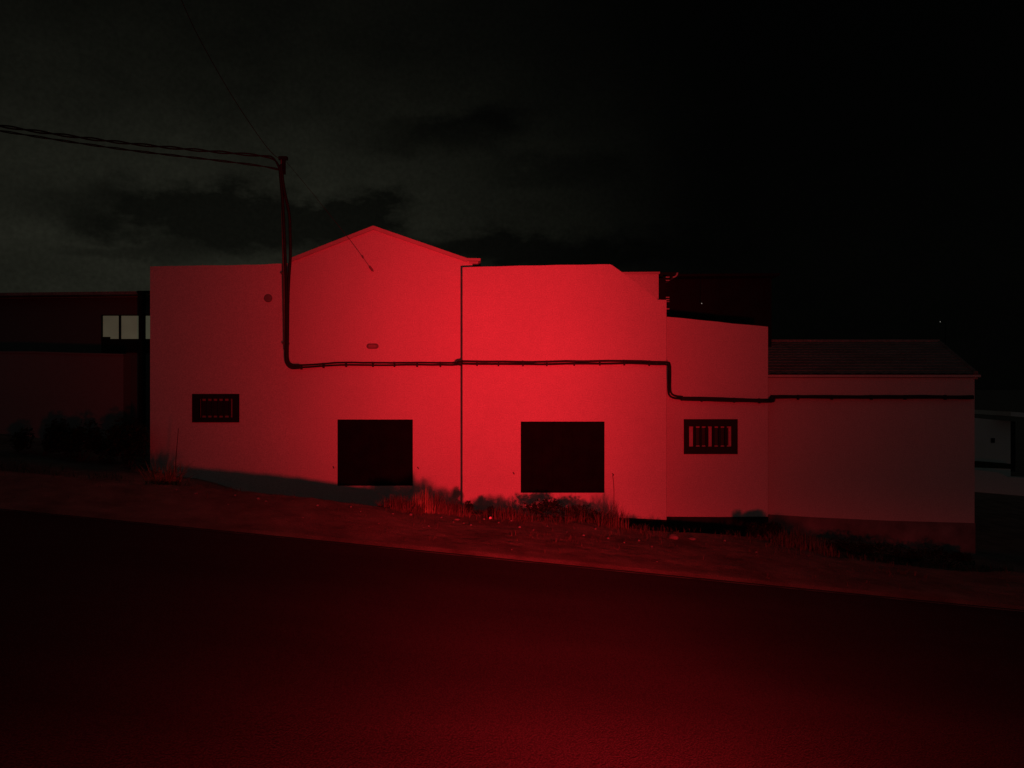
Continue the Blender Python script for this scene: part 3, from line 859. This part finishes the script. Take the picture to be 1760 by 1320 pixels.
stone(336, 850, 9, .5, M['stone2'], 'flat grey stone on the left verge below the small barred window', seed=7)
stone(444, 858, 6, .7, M['stone'], 'pale stone below the mast on the left verge', seed=8)
stone(404, 852, 5, .8, M['stone2'], 'small grey stone between the flat grey stone and the pale one below the mast', seed=9)
stone(893, 957 - 50, 6, .7, M['stone'], 'pale stone below the lower left corner of the right-hand shutter', seed=10)
lab = 'small stone lying loose on the dry verge'
k = 20
for px, py in ((455, 862), (605, 872), (620, 880), (678, 884), (760, 890), (777, 898), (800, 900), (812, 903), (832, 893), (858, 899), (880, 896), (915, 912), (940, 905), (972, 915), (1002, 921), (1022, 910), (1048, 926), (1075, 933), (1120, 940), (1215, 935), (1248, 930), (1130, 966), (880, 945), (735, 905), (650, 900), (520, 890), (395, 868), (300, 842), (243, 838), (1300, 950)):
    k += 1
    stone(px + random.uniform(-3, 3), py, random.uniform(2.2, 4.6), .75, random.choice((M['stone'], M['stone2'])), lab, 'small loose stones on the verge', seed=k)
# bright glinting scrap
p = hit(843, 893); bm = bmesh.new()
nrm = ((Vector((.95, -1.0, .72)) - p).normalized() + (Vector((0, 0, EYE)) - p).normalized()).normalized()
bmesh.ops.create_cone(bm, cap_ends=True, segments=7, radius1=.019, radius2=.013, depth=.012)
bmesh.ops.rotate(bm, verts=bm.verts, matrix=nrm.to_track_quat('Z', 'Y').to_matrix())
bmesh.ops.translate(bm, verts=bm.verts, vec=p + Vector((0, 0, .016)))
single('reflector_scrap', bm, M['shard'], p, 'tiny bright glinting scrap in the weeds right of the house corner', 'litter')

# ------------------------------------------------------------------ night sky
W = bpy.data.worlds.new("World"); SC.world = W; W.use_nodes = True
nt = W.node_tree; nt.nodes.clear()
def val(x):
    return x
def mth(op, a, b=None, c=None, clamp=False):
    n = nt.nodes.new('ShaderNodeMath'); n.operation = op; n.use_clamp = clamp
    for i, s in enumerate((a, b, c)):
        if s is None: continue
        if isinstance(s, (int, float)): n.inputs[i].default_value = s
        else: nt.links.new(s, n.inputs[i])
    return n.outputs[0]
tc = nt.nodes.new('ShaderNodeTexCoord'); sx = nt.nodes.new('ShaderNodeSeparateXYZ'); nt.links.new(tc.outputs['Generated'], sx.inputs[0])
dx, dy, dz = sx.outputs
def wnoise(scale, det, mapping, off=0.0, rough=.55):
    mp = nt.nodes.new('ShaderNodeMapping'); mp.inputs['Scale'].default_value = mapping; mp.inputs['Location'].default_value = (off, off * .7, off * .3)
    nt.links.new(tc.outputs['Generated'], mp.inputs['Vector'])
    n = nt.nodes.new('ShaderNodeTexNoise'); n.inputs['Scale'].default_value = scale; n.inputs['Detail'].default_value = det; n.inputs['Roughness'].default_value = rough
    nt.links.new(mp.outputs[0], n.inputs['Vector']); return n.outputs[0]
nA = mth('SUBTRACT', wnoise(2.6, 7, (1, 1, 2.2), 3.3), .5)
nB = mth('SUBTRACT', wnoise(9, 8, (1, 1, 2.0), 8.1, .62), .5)
wx = mth('ADD', dx, mth('MULTIPLY', nB, .22)); wz = mth('ADD', dz, mth('MULTIPLY', nA, .05))
wz = mth('ADD', wz, mth('MULTIPLY', nB, .11))
def blob(cx, cz, rx, rz, amp):
    a = mth('POWER', mth('ABSOLUTE', mth('DIVIDE', mth('SUBTRACT', wx, cx), rx)), 3)
    b = mth('POWER', mth('ABSOLUTE', mth('DIVIDE', mth('SUBTRACT', wz, cz), rz)), 3)
    return mth('MULTIPLY', mth('EXPONENT', mth('MULTIPLY', mth('ADD', a, b), -1)), amp)
def ramp(x, x0, x1, y0, y1):
    r = nt.nodes.new('ShaderNodeMapRange'); r.interpolation_type = 'SMOOTHSTEP'
    for k, v_ in (('From Min', x0), ('From Max', x1), ('To Min', y0), ('To Max', y1)): r.inputs[k].default_value = v_
    nt.links.new(x, r.inputs['Value']); return r.outputs[0]
glow = ramp(dx, -.30, .27, 1.0, .03)
edge = ramp(dx, -.75, -.30, .75, 1.0)
vert = ramp(dz, .15, .44, 1.0, .20)
cl = mth('ADD', .98, mth('MULTIPLY', nA, 1.5)); cl = mth('ADD', cl, mth('MULTIPLY', nB, .9))
for cx, cz, rx_, rz_, am in ((-.325, .190, .17, .034, -1.0), (-.20, .20, .06, .03, -.5), (-.44, .15, .07, .010, -.4), (-.10, .300, .08, .022, -.55), (.06, .265, .09, .020, -.4), (.05, .165, .20, .024, -.8)):
    cl = mth('ADD', cl, blob(cx, cz, rx_, rz_, am))
cl = mth('ADD', cl, blob(-.47, .165, .07, .018, .35))
cl = mth('MAXIMUM', cl, .27)
gr = nt.nodes.new('ShaderNodeTexNoise'); gr.inputs['Scale'].default_value = 210; gr.inputs['Detail'].default_value = 2; nt.links.new(tc.outputs['Generated'], gr.inputs['Vector'])
cl = mth('MULTIPLY', cl, mth('ADD', .7, mth('MULTIPLY', gr.outputs[0], .6)))
L = mth('MULTIPLY', mth('MULTIPLY', glow, edge), mth('MULTIPLY', vert, cl))
front = ramp(dy, .0, .35, 0, 1)
below = ramp(dz, -.05, .02, .0, 1)
L = mth('MULTIPLY', mth('MULTIPLY', L, front), below)
L = mth('MULTIPLY', L, .0125)
back = mth('MULTIPLY', mth('MULTIPLY', ramp(dy, -.5, .1, 1, 0), below), .0145)      # unseen glow added behind the camera as grey fill on the walls
colr = nt.nodes.new('ShaderNodeCombineXYZ')
back = mth('ADD', back, .0004)
for i_, (kl, kb) in enumerate(((1, .85), (1.03, 1.0), (.72, 1.0))): nt.links.new(mth('ADD', mth('MULTIPLY', L, kl), mth('MULTIPLY', back, kb)), colr.inputs[i_])
bg = nt.nodes.new('ShaderNodeBackground'); nt.links.new(colr.outputs[0], bg.inputs['Color']); bg.inputs['Strength'].default_value = 1
out = nt.nodes.new('ShaderNodeOutputWorld')
sky = nt.nodes.new('ShaderNodeTexSky'); sky.sky_type = 'NISHITA'; sky.sun_disc = False
sky.sun_elevation = math.radians(-9); sky.sun_rotation = math.radians(250)
bg2 = nt.nodes.new('ShaderNodeBackground'); nt.links.new(sky.outputs[0], bg2.inputs['Color']); bg2.inputs['Strength'].default_value = .002
add = nt.nodes.new('ShaderNodeAddShader'); nt.links.new(bg.outputs[0], add.inputs[0]); nt.links.new(bg2.outputs[0], add.inputs[1])
nt.links.new(add.outputs[0], out.inputs['Surface'])

# ------------------------------------------------------------------ red lamp behind the camera (a stopped vehicle's tail lamp)
ld = bpy.data.lights.new('red_lamp', 'POINT'); ld.energy = 5500; ld.color = (1, .0145, .028); ld.shadow_soft_size = .13
ld.use_nodes = True
ln = ld.node_tree; em = ln.nodes['Emission']
ltc = ln.nodes.new('ShaderNodeTexCoord'); lsx = ln.nodes.new('ShaderNodeSeparateXYZ'); ln.links.new(ltc.outputs['Normal'], lsx.inputs[0])
def lm(op, a, b=None):
    n = ln.nodes.new('ShaderNodeMath'); n.operation = op
    for i, s in enumerate((a, b)):
        if s is None: continue
        if isinstance(s, (int, float)): n.inputs[i].default_value = s
        else: ln.links.new(s, n.inputs[i])
    return n.outputs[0]
az = lm('MAXIMUM', lm('ABSOLUTE', lsx.outputs[2]), .05)
hx = lm('ABSOLUTE', lm('DIVIDE', lsx.outputs[0], az)); vy = lm('ABSOLUTE', lm('DIVIDE', lsx.outputs[1], az))
vs = lm('DIVIDE', lsx.outputs[1], az)
fh_ = lm('DIVIDE', 1, lm('ADD', 1, lm('POWER', lm('DIVIDE', hx, .19), 3.0)))
fv_ = lm('DIVIDE', 1, lm('ADD', 1, lm('POWER', lm('DIVIDE', vy, .30), 2)))
# the lens also spills a wider, weaker fan down on to the road
mr = ln.nodes.new('ShaderNodeMapRange'); mr.interpolation_type = 'SMOOTHSTEP'
for k_, v_ in (('From Min', .15), ('From Max', .31), ('To Min', 0), ('To Max', 1)): mr.inputs[k_].default_value = v_
ln.links.new(lm('MULTIPLY', vs, -1.0), mr.inputs['Value'])
spill = lm('MULTIPLY', lm('DIVIDE', .8, lm('ADD', 1, lm('POWER', lm('ABSOLUTE', lm('DIVIDE', lm('ADD', lm('DIVIDE', lsx.outputs[0], az), .08), .27)), 2.2))), mr.outputs[0])
ln.links.new(lm('ADD', lm('MULTIPLY', fh_, fv_), spill), em.inputs['Strength'])
lo = bpy.data.objects.new('red_lamp', ld); COL.objects.link(lo)
lo.location = (.95, -1.0, .72)
tgt = P(850, 600, 10.75)
lo.rotation_euler = (tgt - lo.location).to_track_quat('-Z', 'Y').to_euler()

# ------------------------------------------------------------------ camera
cam = bpy.data.cameras.new('camera'); cam.sensor_width = 36; cam.lens = 36 * F / 1760
cam.clip_end = 3000; cam.clip_start = .05
co = bpy.data.objects.new('camera', cam); COL.objects.link(co)
co.location = (0, 0, EYE); co.rotation_euler = (math.radians(90), 0, 0)
SC.camera = co
SC.view_settings.view_transform = 'Standard'; SC.view_settings.look = 'None'; SC.view_settings.exposure = 0; SC.view_settings.gamma = 1
SC.render.engine = 'CYCLES'
SC.cycles.use_denoising = True
SC.cycles.max_bounces = 6
